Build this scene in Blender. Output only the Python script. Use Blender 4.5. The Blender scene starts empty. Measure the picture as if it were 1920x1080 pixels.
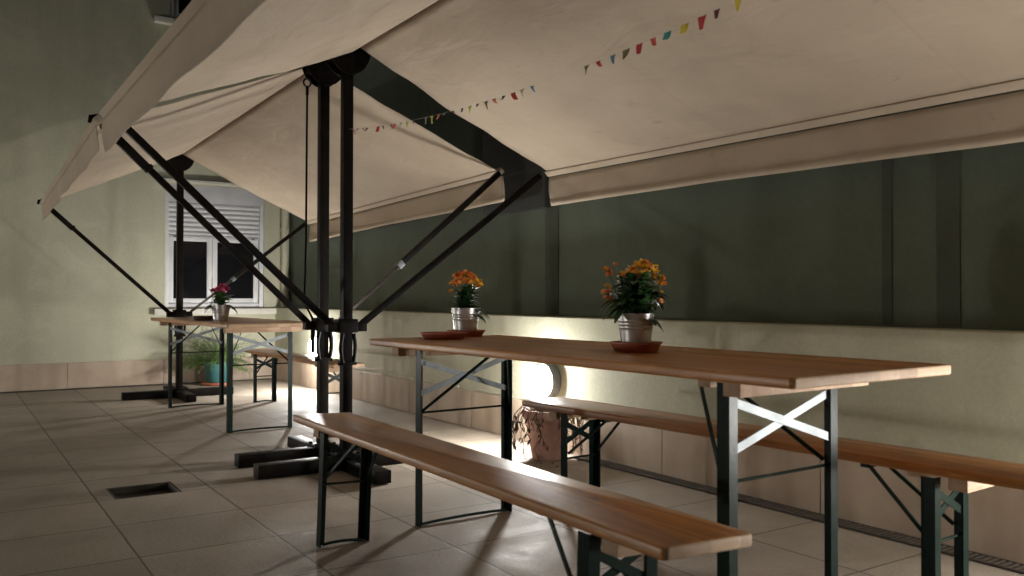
import bpy, bmesh, math, random
from mathutils import Vector, Matrix, noise
R = math.radians
PI = math.pi
random.seed(7)
S = bpy.context.scene
col = S.collection

# ------------------------------------------------------------------ camera
cd = bpy.data.cameras.new("camera")
cam = bpy.data.objects.new("camera", cd)
col.objects.link(cam)
S.camera = cam
cd.sensor_width = 36.0
cd.lens = 1606.0 / 1920.0 * 36.0
cd.clip_start = 0.02
cd.clip_end = 200
yaw, pitch, roll = R(33.51), R(0.63), R(0.08)
fw = Vector((math.sin(yaw) * math.cos(pitch), math.cos(yaw) * math.cos(pitch), math.sin(pitch)))
rt = Vector((math.cos(yaw), -math.sin(yaw), 0))
up = rt.cross(fw)
r2 = rt * math.cos(roll) + up * math.sin(roll)
u2 = -rt * math.sin(roll) + up * math.cos(roll)
M = Matrix((r2, u2, -fw)).transposed().to_4x4()
M.translation = Vector((0, 0, 0.951))
cam.matrix_world = M
cd.dof.use_dof = True
cd.dof.focus_distance = 5.2
cd.dof.aperture_fstop = 4.5

# ------------------------------------------------------------------ sky and exposure (night)
W = bpy.data.worlds.new("World")
S.world = W
W.use_nodes = True
nt = W.node_tree
bg = nt.nodes["Background"]
sky = nt.nodes.new("ShaderNodeTexSky")
sky.sky_type = 'NISHITA'
sky.sun_disc = False
sky.sun_elevation = R(-4)
sky.sun_rotation = R(200)
nt.links.new(sky.outputs[0], bg.inputs[0])
bg.inputs[1].default_value = 0.05
S.view_settings.view_transform = 'Standard'
S.view_settings.look = 'None'
S.view_settings.gamma = 1
S.view_settings.exposure = 0.42
LAMP = 370.0          # radiance of the wall lamps' glass
LAMPCOL = (1.0, 0.975, 0.93)

# ------------------------------------------------------------------ materials
def mat(name):
    m = bpy.data.materials.new(name)
    m.use_nodes = True
    return m, m.node_tree, m.node_tree.nodes["Principled BSDF"]

def N(nt, typ, **kw):
    n = nt.nodes.new(typ)
    for k, v in kw.items():
        setattr(n, k, v)
    return n

def coords(nt, scale=(1, 1, 1), src='Object', rot=(0, 0, 0)):
    tc = N(nt, "ShaderNodeTexCoord")
    mp = N(nt, "ShaderNodeMapping")
    mp.inputs['Scale'].default_value = scale
    mp.inputs['Rotation'].default_value = rot
    nt.links.new(tc.outputs[src], mp.inputs[0])
    return mp.outputs[0]

def tex(nt, vec, scale, detail=4, rough=0.55, dist=0):
    n = N(nt, "ShaderNodeTexNoise")
    n.inputs['Scale'].default_value = scale
    n.inputs['Detail'].default_value = detail
    n.inputs['Roughness'].default_value = rough
    n.inputs['Distortion'].default_value = dist
    nt.links.new(vec, n.inputs['Vector'])
    return n.outputs['Fac']

def ramp(nt, fac, stops):
    r = N(nt, "ShaderNodeValToRGB")
    e = r.color_ramp.elements
    while len(e) < len(stops):
        e.new(0.5)
    for i, (p, c) in enumerate(stops):
        e[i].position = p
        e[i].color = (*c, 1) if len(c) == 3 else c
    nt.links.new(fac, r.inputs[0])
    return r.outputs[0]

def mix(nt, a, b, fac, mode='MIX'):
    m = N(nt, "ShaderNodeMix", data_type='RGBA', blend_type=mode)
    for s, v in ((6, a), (7, b), (0, fac)):
        if hasattr(v, 'is_linked') or hasattr(v, 'links'):
            nt.links.new(v, m.inputs[s])
        else:
            m.inputs[s].default_value = (*v, 1) if isinstance(v, tuple) and len(v) == 3 else v
    return m.outputs[2]

def bump(nt, p, h, strength=0.3, dist=0.01):
    b = N(nt, "ShaderNodeBump")
    b.inputs['Strength'].default_value = strength
    b.inputs['Distance'].default_value = dist
    nt.links.new(h, b.inputs['Height'])
    nt.links.new(b.outputs[0], p.inputs['Normal'])

def noisy(name, c1, c2, scale=6, rough=0.8, bs=0.2, bscale=60, stretch=(1, 1, 1), metal=0, c3=None, dist=0.004):
    m, nt, p = mat(name)
    v = coords(nt, stretch)
    f = tex(nt, v, scale, 6, 0.62)
    st = [(0.3, c1), (0.7, c2)] if c3 is None else [(0.28, c1), (0.5, c2), (0.75, c3)]
    nt.links.new(ramp(nt, f, st), p.inputs['Base Color'])
    p.inputs['Roughness'].default_value = rough
    p.inputs['Metallic'].default_value = metal
    if bs:
        bump(nt, p, tex(nt, coords(nt), bscale, 5), bs, dist)
    return m

def m_plaster(name, base, dark):
    m, nt, p = mat(name)
    v = coords(nt)
    big = tex(nt, v, 0.9, 5, 0.6)
    c = ramp(nt, big, [(0.3, tuple(x * 0.82 for x in base)), (0.7, base)])
    streak = tex(nt, coords(nt, (2.0, 2.0, 0.35)), 1.5, 4, 0.5)
    f = ramp(nt, streak, [(0.42, (0, 0, 0)), (0.72, (0.45, 0.45, 0.45))])
    c = mix(nt, c, dark, f)
    pt = ramp(nt, tex(nt, v, 2.6, 3, 0.5, 1.5), [(0.50, (0, 0, 0)), (0.66, (.3,) * 3)])
    c = mix(nt, c, tuple(min(1, x * 1.12) for x in base), pt)
    fine = ramp(nt, tex(nt, v, 45, 3, 0.7), [(0.3, (0.86, 0.86, 0.86)), (0.7, (1.0, 1.0, 1.0))])
    c = mix(nt, c, fine, 1.0, 'MULTIPLY')
    nt.links.new(c, p.inputs['Base Color'])
    p.inputs['Roughness'].default_value = 0.9
    bump(nt, p, tex(nt, v, 130, 4, 0.7), 0.45, 0.004)
    return m

PLASTER = m_plaster('olive plaster', (0.53, 0.52, 0.39), (0.34, 0.33, 0.23))
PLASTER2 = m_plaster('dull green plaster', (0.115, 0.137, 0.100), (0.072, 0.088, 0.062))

def m_skirt():
    m, nt, p = mat('stone skirting')
    v = coords(nt)
    c = ramp(nt, tex(nt, v, 2.2, 6, 0.65), [(0.3, (0.34, 0.26, 0.19)), (0.7, (0.48, 0.385, 0.295))])
    st = tex(nt, coords(nt, (3.2, 3.2, 0.5)), 1.3, 4, 0.5)
    f = ramp(nt, st, [(0.46, (0, 0, 0)), (0.75, (0.6, 0.6, 0.6))])
    c = mix(nt, c, (0.20, 0.135, 0.09), f)
    nt.links.new(c, p.inputs['Base Color'])
    p.inputs['Roughness'].default_value = 0.6
    bump(nt, p, tex(nt, v, 70, 4), 0.25, 0.003)
    return m
SKIRT = m_skirt()

def m_floor():
    m, nt, p = mat('paving slabs')
    v = coords(nt)
    sep = N(nt, "ShaderNodeSeparateXYZ")
    nt.links.new(v, sep.inputs[0])
    T = 0.5145
    # wobble the joints a touch
    wob = tex(nt, v, 9, 3)
    def axis(out, off):
        a = N(nt, "ShaderNodeMath", operation='ADD'); nt.links.new(out, a.inputs[0]); a.inputs[1].default_value = -off + T * 40
        w = N(nt, "ShaderNodeMath", operation='MULTIPLY_ADD'); nt.links.new(wob, w.inputs[0]); w.inputs[1].default_value = 0.006; nt.links.new(a.outputs[0], w.inputs[2])
        d = N(nt, "ShaderNodeMath", operation='DIVIDE'); nt.links.new(w.outputs[0], d.inputs[0]); d.inputs[1].default_value = T
        fr = N(nt, "ShaderNodeMath", operation='FRACT'); nt.links.new(d.outputs[0], fr.inputs[0])
        fl = N(nt, "ShaderNodeMath", operation='FLOOR'); nt.links.new(d.outputs[0], fl.inputs[0])
        s = N(nt, "ShaderNodeMath", operation='SUBTRACT'); nt.links.new(fr.outputs[0], s.inputs[0]); s.inputs[1].default_value = 0.5
        ab = N(nt, "ShaderNodeMath", operation='ABSOLUTE'); nt.links.new(s.outputs[0], ab.inputs[0])
        return ab.outputs[0], fl.outputs[0]
    ax, ix = axis(sep.outputs[0], 0.600)
    ay, iy = axis(sep.outputs[1], 2.855)
    mx = N(nt, "ShaderNodeMath", operation='MAXIMUM'); nt.links.new(ax, mx.inputs[0]); nt.links.new(ay, mx.inputs[1])
    joint = N(nt, "ShaderNodeMapRange"); joint.inputs[1].default_value = 0.4885; joint.inputs[2].default_value = 0.4955
    nt.links.new(mx.outputs[0], joint.inputs[0])
    cmb = N(nt, "ShaderNodeCombineXYZ"); nt.links.new(ix, cmb.inputs[0]); nt.links.new(iy, cmb.inputs[1])
    wn = N(nt, "ShaderNodeTexWhiteNoise"); nt.links.new(cmb.outputs[0], wn.inputs[0])
    tone = ramp(nt, wn.outputs['Value'], [(0, (0.84, 0.84, 0.85)), (1, (1, 1, 1))])
    c = ramp(nt, tex(nt, v, 2.0, 7, 0.65), [(0.3, (0.27, 0.222, 0.172)), (0.55, (0.365, 0.308, 0.245)), (0.75, (0.44, 0.38, 0.312))])
    c = mix(nt, c, tone, 1.0, 'MULTIPLY')
    sp = ramp(nt, tex(nt, v, 90, 3, 0.8), [(0.33, (0.72, 0.71, 0.69)), (0.6, (1, 1, 1))])
    c = mix(nt, c, sp, 0.8, 'MULTIPLY')
    st = ramp(nt, tex(nt, v, 5.5, 6, 0.7, 0.6), [(0.56, (0, 0, 0)), (0.8, (0.55, 0.55, 0.55))])
    c = mix(nt, c, (0.15, 0.115, 0.08), st)
    st2 = ramp(nt, tex(nt, v, 1.1, 6, 0.7, 1.2), [(0.52, (0, 0, 0)), (0.72, (0.5, 0.5, 0.5))])
    c = mix(nt, c, (0.18, 0.145, 0.11), st2)
    c = mix(nt, c, (0.085, 0.068, 0.052), joint.outputs[0])
    nt.links.new(c, p.inputs['Base Color'])
    rr = ramp(nt, tex(nt, v, 4, 5), [(0.3, (0.52, 0.52, 0.52)), (0.7, (0.8, 0.8, 0.8))])
    nt.links.new(rr, p.inputs['Roughness'])
    h = N(nt, "ShaderNodeMath", operation='MULTIPLY_ADD')
    nt.links.new(joint.outputs[0], h.inputs[0]); h.inputs[1].default_value = -0.35
    nt.links.new(tex(nt, v, 55, 5, 0.7), h.inputs[2])
    bump(nt, p, h.outputs[0], 0.35, 0.005)
    return m
FLOOR = m_floor()

def m_wood(name, c1, c2, c3, rough, coat=0.0, stretch=(14, 0.7, 14)):
    m, nt, p = mat(name)
    v = coords(nt, stretch)
    g = tex(nt, v, 1.6, 7, 0.6, 0.8)
    c = ramp(nt, g, [(0.28, c1), (0.5, c2), (0.72, c3)])
    # glued strips
    sep = N(nt, "ShaderNodeSeparateXYZ"); nt.links.new(coords(nt), sep.inputs[0])
    d = N(nt, "ShaderNodeMath", operation='MULTIPLY'); nt.links.new(sep.outputs[0], d.inputs[0]); d.inputs[1].default_value = 1 / 0.085
    fl = N(nt, "ShaderNodeMath", operation='FLOOR'); nt.links.new(d.outputs[0], fl.inputs[0])
    wn = N(nt, "ShaderNodeTexWhiteNoise", noise_dimensions='1D'); nt.links.new(fl.outputs[0], wn.inputs['W'])
    c = mix(nt, c, ramp(nt, wn.outputs['Value'], [(0, (0.70, 0.66, 0.62)), (1, (1.12, 1.10, 1.05))]), 1.0, 'MULTIPLY')
    sc = ramp(nt, tex(nt, coords(nt, (30, 2.2, 30)), 2.2, 5, 0.7, 0.3), [(0.60, (0, 0, 0)), (0.70, (.45,) * 3)])
    c = mix(nt, c, tuple(min(1, x * 1.25) for x in c3), sc)
    dk = ramp(nt, tex(nt, coords(nt, (3.5, 1.6, 3.5)), 2.4, 6, 0.7, 0.8), [(0.56, (0, 0, 0)), (0.70, (.5,) * 3)])
    c = mix(nt, c, tuple(x * .55 for x in c1), dk)
    # knots
    vo = N(nt, "ShaderNodeTexVoronoi"); vo.inputs['Scale'].default_value = 3.3
    nt.links.new(coords(nt, (1.6, 0.8, 1.6)), vo.inputs['Vector'])
    k = ramp(nt, vo.outputs['Distance'], [(0.03, (1, 1, 1)), (0.075, (0, 0, 0))])
    c = mix(nt, c, tuple(x * 0.35 for x in c1), k)
    nt.links.new(c, p.inputs['Base Color'])
    rr = ramp(nt, tex(nt, coords(nt, (6, 1, 6)), 9, 7, 0.7), [(0.3, (rough * 0.8,) * 3), (0.75, (rough * 1.4,) * 3)])
    nt.links.new(rr, p.inputs['Roughness'])
    p.inputs['Coat Weight'].default_value = coat
    p.inputs['Coat Roughness'].default_value = 0.36
    p.inputs['Coat IOR'].default_value = 1.4
    p.inputs['Specular IOR Level'].default_value = 0.25
    bump(nt, p, g, 0.08, 0.004)
    return m
WOOD = m_wood('varnished pine', (0.26, 0.098, 0.018), (0.48, 0.200, 0.042), (0.68, 0.35, 0.10), 0.5, 1.0)
RAW = m_wood('bare pine', (0.40, 0.26, 0.17), (0.49, 0.35, 0.24), (0.55, 0.42, 0.31), 0.6, 0, (0.9, 14, 14))
STEEL = STEEL_ = noisy('dark green enamelled steel', (0.003, 0.010, 0.0075), (0.007, 0.017, 0.013), 20, 0.34, 0.1, 90)
BRACE = noisy('galvanised brace steel', (0.10, 0.115, 0.12), (0.20, 0.22, 0.23), 14, 0.5, 0.1, 90, metal=0.35)
FRAME = noisy('black brown powder coat', (0.004, 0.003, 0.0023), (0.007, 0.0055, 0.0045), 9, 0.46, 0.3, 45, c3=(0.014, 0.010, 0.007))
for q_, lv in ((STEEL, .09), (FRAME, .08)):
    q_.node_tree.nodes['Principled BSDF'].inputs['Specular IOR Level'].default_value = lv
def m_cloth():
    m, nt, p = mat('awning canvas')
    v = coords(nt)
    c = ramp(nt, tex(nt, v, 1.1, 6, 0.6), [(0.3, (0.43, 0.345, 0.255)), (0.7, (0.56, 0.465, 0.355))])
    st = ramp(nt, tex(nt, coords(nt, (1.2, 0.45, 1)), 2.6, 7, 0.68, 0.9), [(0.56, (0, 0, 0)), (0.82, (0.55, 0.55, 0.55))])
    c = mix(nt, c, (0.33, 0.25, 0.175), st)
    sp_ = N(nt, "ShaderNodeSeparateXYZ"); nt.links.new(v, sp_.inputs[0])
    a_ = N(nt, "ShaderNodeMath", operation='ADD'); nt.links.new(sp_.outputs[1], a_.inputs[0]); a_.inputs[1].default_value = 20.37
    b_ = N(nt, "ShaderNodeMath", operation='FRACT'); d_ = N(nt, "ShaderNodeMath", operation='DIVIDE'); nt.links.new(a_.outputs[0], d_.inputs[0]); d_.inputs[1].default_value = 1.18
    nt.links.new(d_.outputs[0], b_.inputs[0])
    seam = ramp(nt, b_.outputs[0], [(0.0, (.14,) * 3), (0.012, (.12,) * 3), (0.016, (0, 0, 0))])
    c = mix(nt, c, (0.36, 0.28, 0.20), seam)
    spots = ramp(nt, tex(nt, coords(nt, (1.5, .6, 1)), 9, 5, 0.7, 0.4), [(0.62, (0, 0, 0)), (0.72, (0.35, 0.35, 0.35))])
    c = mix(nt, c, (0.25, 0.22, 0.21), spots)
    nt.links.new(c, p.inputs['Base Color'])
    p.inputs['Roughness'].default_value = 0.85
    h = tex(nt, v, 260, 2)
    h2 = tex(nt, coords(nt, (2.4, 1.0, 1)), 2.2, 4, 0.5, 0.6)
    ad = N(nt, "ShaderNodeMath", operation='MULTIPLY_ADD'); nt.links.new(h2, ad.inputs[0]); ad.inputs[1].default_value = 14.0; nt.links.new(h, ad.inputs[2])
    bump(nt, p, ad.outputs[0], 0.5, 0.0022)
    tr = N(nt, "ShaderNodeBsdfTranslucent"); nt.links.new(c, tr.inputs[0])
    mx = N(nt, "ShaderNodeMixShader"); mx.inputs[0].default_value = 0.22
    nt.links.new(p.outputs[0], mx.inputs[1]); nt.links.new(tr.outputs[0], mx.inputs[2])
    nt.links.new(mx.outputs[0], nt.nodes['Material Output'].inputs[0])
    return m
CLOTH = m_cloth()
WHITE = noisy('white window plastic', (0.54, 0.54, 0.55), (0.66, 0.66, 0.67), 4, 0.4, 0.05, 60)
SHUT = noisy('grey white shutter slats', (0.40, 0.40, 0.42), (0.50, 0.50, 0.52), 5, 0.45, 0.05, 60)
STONE = noisy('pale stone', (0.50, 0.48, 0.42), (0.62, 0.60, 0.54), 5, 0.75, 0.2, 70)
m, nt, p = mat('dark window glass'); p.inputs['Base Color'].default_value = (0.006, 0.006, 0.008, 1); p.inputs['Roughness'].default_value = 0.08
nt.links.new(ramp(nt, tex(nt, coords(nt), 3), [(0.3, (0.05,) * 3), (0.7, (0.12,) * 3)]), p.inputs['Roughness'])
GLASS = m
BUCKET = noisy('zinc bucket', (0.52, 0.51, 0.51), (0.68, 0.66, 0.66), 16, 0.33, 0.12, 40, metal=0.7)
TERRA = noisy('terracotta plastic', (0.33, 0.085, 0.042), (0.42, 0.12, 0.062), 14, 0.5, 0.1, 60)
CLAY = noisy('old pink clay', (0.26, 0.13, 0.10), (0.40, 0.22, 0.17), 7, 0.85, 0.5, 40, c3=(0.46, 0.30, 0.25), dist=0.01)
TEAL = noisy('teal plastic', (0.025, 0.10, 0.105), (0.04, 0.14, 0.14), 10, 0.4, 0.05, 60)
SOIL = noisy('potting soil', (0.02, 0.013, 0.008), (0.05, 0.033, 0.02), 40, 0.95, 0.8, 80, dist=0.01)
LEAF = noisy('dark fleshy leaves', (0.014, 0.045, 0.012), (0.035, 0.085, 0.022), 22, 0.38, 0.1, 60)
FERN = noisy('feathery fern green', (0.06, 0.125, 0.025), (0.12, 0.20, 0.05), 12, 0.6, 0)
STEM = noisy('green stems', (0.06, 0.11, 0.03), (0.10, 0.16, 0.05), 20, 0.5, 0)
DEAD = noisy('dry vine', (0.05, 0.03, 0.018), (0.13, 0.085, 0.05), 20, 0.85, 0)
PAPER = noisy('dry white leaves', (0.45, 0.42, 0.36), (0.62, 0.58, 0.52), 20, 0.8, 0)
ORANGE = noisy('orange petals', (0.75, 0.24, 0.06), (0.88, 0.42, 0.11), 30, 0.6, 0)
ORANGE2 = noisy('amber petals', (0.80, 0.42, 0.03), (0.95, 0.62, 0.08), 30, 0.6, 0)
PINK = noisy('magenta petals', (0.42, 0.02, 0.10), (0.66, 0.06, 0.20), 30, 0.6, 0)
YELLOW = noisy('yellow petals', (0.70, 0.55, 0.05), (0.8, 0.65, 0.10), 30, 0.6, 0)
IRON = noisy('dark iron', (0.02, 0.016, 0.012), (0.045, 0.036, 0.028), 25, 0.55, 0.3, 60)
GREY = noisy('grey lamp housing', (0.10, 0.105, 0.10), (0.15, 0.155, 0.15), 10, 0.55, 0.05, 60)
CORD = noisy('pale cord', (0.45, 0.43, 0.36), (0.6, 0.57, 0.50), 20, 0.6, 0)
PIT = noisy('pit concrete', (0.05, 0.04, 0.03), (0.09, 0.07, 0.05), 12, 0.9, 0.4, 40)
def m_glow():
    m, nt, p = mat('lamp glass')
    p.inputs['Base Color'].default_value = (0.9, 0.9, 0.88, 1)
    c = ramp(nt, tex(nt, coords(nt), 3), [(0.3, LAMPCOL), (0.7, (1, 0.98, 0.945))])
    nt.links.new(c, p.inputs['Emission Color'])
    p.inputs['Emission Strength'].default_value = LAMP
    return m
GLOW = m_glow()

# ------------------------------------------------------------------ mesh helpers
class MB:
    def __init__(s):
        s.bm = bmesh.new()
    def box(s, x0, x1, y0, y1, z0, z1, bev=0, seg=2):
        vs = [s.bm.verts.new((x, y, z)) for x in (x0, x1) for y in (y0, y1) for z in (z0, z1)]
        F = [(0, 1, 3, 2), (4, 6, 7, 5), (0, 4, 5, 1), (2, 3, 7, 6), (0, 2, 6, 4), (1, 5, 7, 3)]
        fs = [s.bm.faces.new([vs[i] for i in f]) for f in F]
        if bev:
            es = list({e for f in fs for e in f.edges})
            bmesh.ops.bevel(s.bm, geom=es, offset=bev, segments=seg, profile=0.6, affect='EDGES')
        return s
    def bar(s, a, b, w, h=None, upv=(0, 0, 1), bev=0):
        """rectangular bar from a to b; w across, h along upv"""
        h = w if h is None else h
        a = Vector(a); b = Vector(b); d = (b - a).normalized()
        u = Vector(upv)
        x = d.cross(u)
        if x.length < 1e-4:
            x = d.cross(Vector((1, 0, 0)))
        x.normalize(); y = x.cross(d).normalized()
        vs = []
        for p in (a, b):
            for i, j in ((-1, -1), (1, -1), (1, 1), (-1, 1)):
                vs.append(s.bm.verts.new(p + x * i * w / 2 + y * j * h / 2))
        fs = [s.bm.faces.new([vs[0], vs[3], vs[2], vs[1]]), s.bm.faces.new(vs[4:8])]
        for i in range(4):
            j = (i + 1) % 4
            fs.append(s.bm.faces.new([vs[i], vs[j], vs[4 + j], vs[4 + i]]))
        if bev:
            es = list({e for f in fs for e in f.edges})
            bmesh.ops.bevel(s.bm, geom=es, offset=bev, segments=2, profile=0.6, affect='EDGES')
        return s
    def tube(s, pts, r, n=8, caps=True):
        pts = [Vector(p) for p in pts]
        rs = r if isinstance(r, (list, tuple)) else [r] * len(pts)
        rings = []
        ref = None
        for i, p in enumerate(pts):
            d = (pts[min(i + 1, len(pts) - 1)] - pts[max(i - 1, 0)])
            if d.length < 1e-9: d = Vector((0, 0, 1))
            d.normalize()
            if ref is None:
                ref = d.cross(Vector((0, 0, 1)))
                if ref.length < 1e-3: ref = d.cross(Vector((1, 0, 0)))
            ref = (ref - d * ref.dot(d))
            if ref.length < 1e-4: ref = d.cross(Vector((1, 0.3, 0)))
            ref.normalize()
            o = d.cross(ref)
            rings.append([s.bm.verts.new(p + (ref * math.cos(2 * PI * k / n) + o * math.sin(2 * PI * k / n)) * rs[i]) for k in range(n)])
        for a, b in zip(rings, rings[1:]):
            for k in range(n):
                s.bm.faces.new([a[k], a[(k + 1) % n], b[(k + 1) % n], b[k]])
        if caps:
            s.bm.faces.new(rings[0][::-1]); s.bm.faces.new(rings[-1])
        return s
    def lathe(s, prof, c=(0, 0, 0), n=32, axis='z'):
        rings = []
        for r, z in prof:
            ring = []
            for k in range(n):
                a = 2 * PI * k / n
                if axis == 'z': v = (c[0] + r * math.cos(a), c[1] + r * math.sin(a), c[2] + z)
                elif axis == 'x': v = (c[0] + z, c[1] + r * math.cos(a), c[2] + r * math.sin(a))
                else: v = (c[0] + r * math.cos(a), c[1] + z, c[2] + r * math.sin(a))
                ring.append(s.bm.verts.new(v))
            rings.append(ring)
        for a, b in zip(rings, rings[1:]):
            for k in range(n):
                s.bm.faces.new([a[k], a[(k + 1) % n], b[(k + 1) % n], b[k]])
        if prof[0][0] > 1e-6: s.bm.faces.new(rings[0][::-1])
        if prof[-1][0] > 1e-6: s.bm.faces.new(rings[-1])
        return s
    def plate(s, pts, d):
        """prism: closed outline pts, extruded by vector d"""
        a = [s.bm.verts.new(p) for p in pts]
        b = [s.bm.verts.new(Vector(p) + Vector(d)) for p in pts]
        s.bm.faces.new(a[::-1]); s.bm.faces.new(b)
        n = len(pts)
        for i in range(n):
            s.bm.faces.new([a[i], a[(i + 1) % n], b[(i + 1) % n], b[i]])
        return s
    def poly(s, pts):
        s.bm.faces.new([s.bm.verts.new(p) for p in pts]); return s
    def grid(s, fn, nu, nv):
        V = [[s.bm.verts.new(fn(i / nu, j / nv)) for j in range(nv + 1)] for i in range(nu + 1)]
        for i in range(nu):
            for j in range(nv):
                s.bm.faces.new([V[i][j], V[i + 1][j], V[i + 1][j + 1], V[i][j + 1]])
        return s
    def build(s, name, m, parent=None, smooth=True, solid=0):
        bmesh.ops.remove_doubles(s.bm, verts=s.bm.verts, dist=1e-6)
        bmesh.ops.recalc_face_normals(s.bm, faces=s.bm.faces)
        me = bpy.data.meshes.new(name)
        s.bm.to_mesh(me); s.bm.free()
        ms = m if isinstance(m, (list, tuple)) else [m]
        for q in ms: me.materials.append(q)
        if smooth:
            me.shade_smooth()
            try: me.set_sharp_from_angle(angle=R(38))
            except Exception: pass
        o = bpy.data.objects.new(name, me)
        col.objects.link(o)
        if parent is not None: o.parent = parent
        if solid:
            md = o.modifiers.new('thickness', 'SOLIDIFY'); md.thickness = solid; md.offset = 0
        return o

def tag(o, label=None, cat=None, group=None, kind=None):
    if label: o['label'] = label
    if cat: o['category'] = cat
    if group: o['group'] = group
    if kind: o['kind'] = kind
    return o

def thing(name, label, cat, loc=(0, 0, 0), rz=0, group=None):
    o = bpy.data.objects.new(name, None)
    o.empty_display_size = 0.1
    col.objects.link(o)
    o.location = loc
    o.rotation_euler = (0, 0, rz)
    return tag(o, label, cat, group)

def copy_tree(o, parent=None):
    c = o.copy(); col.objects.link(c)
    if parent is not None:
        c.parent = parent
        c.matrix_parent_inverse = o.matrix_parent_inverse.copy()
    for ch in [x for x in bpy.data.objects if x.parent == o and x != c]:
        copy_tree(ch, c)
    return c

def wall_with_holes(mb, plane, u0, u1, z0, z1, d0, d1, holes):
    """wall slab along x (plane 'y') between depth d0,d1 with rectangular holes (u0,u1,z0,z1), non overlapping in z"""
    zs = sorted({z0, z1, *[h[2] for h in holes], *[h[3] for h in holes]})
    for a, b in zip(zs, zs[1:]):
        cuts = sorted([(h[0], h[1]) for h in holes if h[2] <= a + 1e-6 and h[3] >= b - 1e-6])
        u = u0
        for c0, c1 in cuts + [(u1, u1)]:
            if c0 > u + 1e-6:
                mb.box(u, c0, d0, d1, a, b)
            u = c1

# ------------------------------------------------------------------ setting: ground
XW, YB = 3.207, 9.84
pit = (0.672, 0.974, 4.385, 4.66)
mb = MB()
xs = [-60, pit[0], pit[1], 60]; ys = [-60, pit[2], pit[3], 60]
for i in range(3):
    for j in range(3):
        if i == 1 and j == 1: continue
        mb.poly([(xs[i], ys[j], 0), (xs[i + 1], ys[j], 0), (xs[i + 1], ys[j + 1], 0), (xs[i], ys[j + 1], 0)])
tag(mb.build('ground', FLOOR, smooth=False), kind='structure')
# sunken pit in the paving
t = thing('floor_pit', 'dark rectangular recess sunk in the paving, left of the umbrella feet', 'drain pit', (0.823, 4.52, 0))
mb = MB()
x0, x1, y0, y1 = -0.151, 0.151, -0.1375, 0.14
for a in ((x0 + .001, x0 + .012, y0 + .001, y1 - .001), (x1 - .012, x1 - .001, y0 + .001, y1 - .001), (x0 + .012, x1 - .012, y0 + .001, y0 + .012), (x0 + .012, x1 - .012, y1 - .012, y1 - .001)):
    mb.box(a[0], a[1], a[2], a[3], -0.036, -0.002)
mb.build('pit_wall', IRON, t, smooth=False)
MB().box(x0 - .02, x1 + .02, y0 - .02, y1 + .02, -0.06, -0.0365).build('pit_bottom', IRON, t, smooth=False)

# ------------------------------------------------------------------ building at the back
b = thing('apartment_building', 'pale green plastered house wall with white shuttered window and pink stained stone skirting', 'building', (1.5, YB, 0))
ox = 1.5
WIN = (1.99, 3.075, 0.83, 2.19)
UWIN = (2.03, 3.10, 3.98, 5.3)
mb = MB()
wall_with_holes(mb, 'y', -8 - ox, 9 - ox, 0, 9, 0, 0.4, [(WIN[0] - ox, WIN[1] - ox, WIN[2], WIN[3]), (UWIN[0] - ox, UWIN[1] - ox, UWIN[2], UWIN[3])])
mb.build('wall', PLASTER, b, smooth=False)
mb = MB()
xx = -3.6 - ox
while xx < XW - 0.02 - ox:
    e = min(xx + 0.93, XW - 0.016 - ox)
    mb.box(xx + .0015, e - .0015, -0.014, -0.001, 0.012, 0.275, 0.002, 1)
    xx += 0.93
mb.build('skirting', SKIRT, b)
MB().box(-6 - ox, XW - .03 - ox, -0.045, -0.015, 0.003, 0.010).build('expansion_gap', IRON, b, smooth=False)
def window(win, shutter, parent):
    x0, x1, z0, z1 = (win[0] - ox, win[1] - ox, win[2], win[3])
    boxz = z1 - 0.19 if shutter else z1
    f = MB()
    f.box(x0, x0 + .045, .02, .10, z0, z1 if not shutter else boxz, .004)
    f.box(x1 - .045, x1, .02, .10, z0, z1 if not shutter else boxz, .004)
    f.box(x0 + .045, x1 - .045, .03, .10, z0, z0 + .05, .004)
    w = f.build('window', WHITE, parent)
    if shutter:
        MB().box(x0, x1, .015, .3, boxz, z1, .006).build('shutter_box', SHUT, w)
        sh = MB()
        zz = boxz - .002
        slat = 0.052
        while zz - slat > 1.63:
            def prof(k): return .048 - .012 * math.sin(PI * k) 
            n = 6
            for i in range(n):
                k0, k1 = i / n, (i + 1) / n
                sh.poly([(x0 + .046, prof(k0), zz - slat * k0), (x1 - .046, prof(k0), zz - slat * k0), (x1 - .046, prof(k1), zz - slat * k1), (x0 + .046, prof(k1), zz - slat * k1)])
            zz -= slat
        sh.box(x0 + .047, x1 - .047, .035, .055, zz - .03, zz - .001, .003)
        sh.build('roller_shutter', SHUT, w)
        top = zz - .03
        for q in (x0 + .1, x1 - .14):
            MB().box(q, q + .04, .02, .034, zz - .028, zz - .015).build('shutter_stop', GREY, w)
    else:
        top = z1
    xm = 2.507 - ox if shutter else (x0 + x1) / 2
    for a, c in ((x0 + .048, xm - .002), (xm + .002, x1 - .048)):
        s = MB()
        tz = top + .02 if shutter else top - .05
        s.box(a, a + .055, .058, .098, z0 + .055, tz, .005)
        s.box(c - .055, c, .058, .098, z0 + .055, tz, .005)
        s.box(a + .055, c - .055, .058, .098, z0 + .055, z0 + .105, .005)
        s.box(a + .055, c - .055, .058, .098, tz - .055, tz, .005)
        s.build('sash', WHITE, w)
        MB().box(a + .054, c - .054, .075, .085, z0 + .104, tz - .054).build('pane', GLASS, w, smooth=False)
    MB().box(x0, x1, .31, .33, z0, z1).build('dark_room', IRON, w, smooth=False)
    return w
window(WIN, True, b)
MB().box(1.88 - ox, XW - 0.002 - ox, -0.06, -.001, 0.755, 0.822, .005).build('window_sill', STONE, b)
MB().box(1.93 - ox, 3.13 - ox, -0.055, -.001, 2.205, 2.24, .004).build('window_hood', STONE, b)
window(UWIN, False, b)
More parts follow.
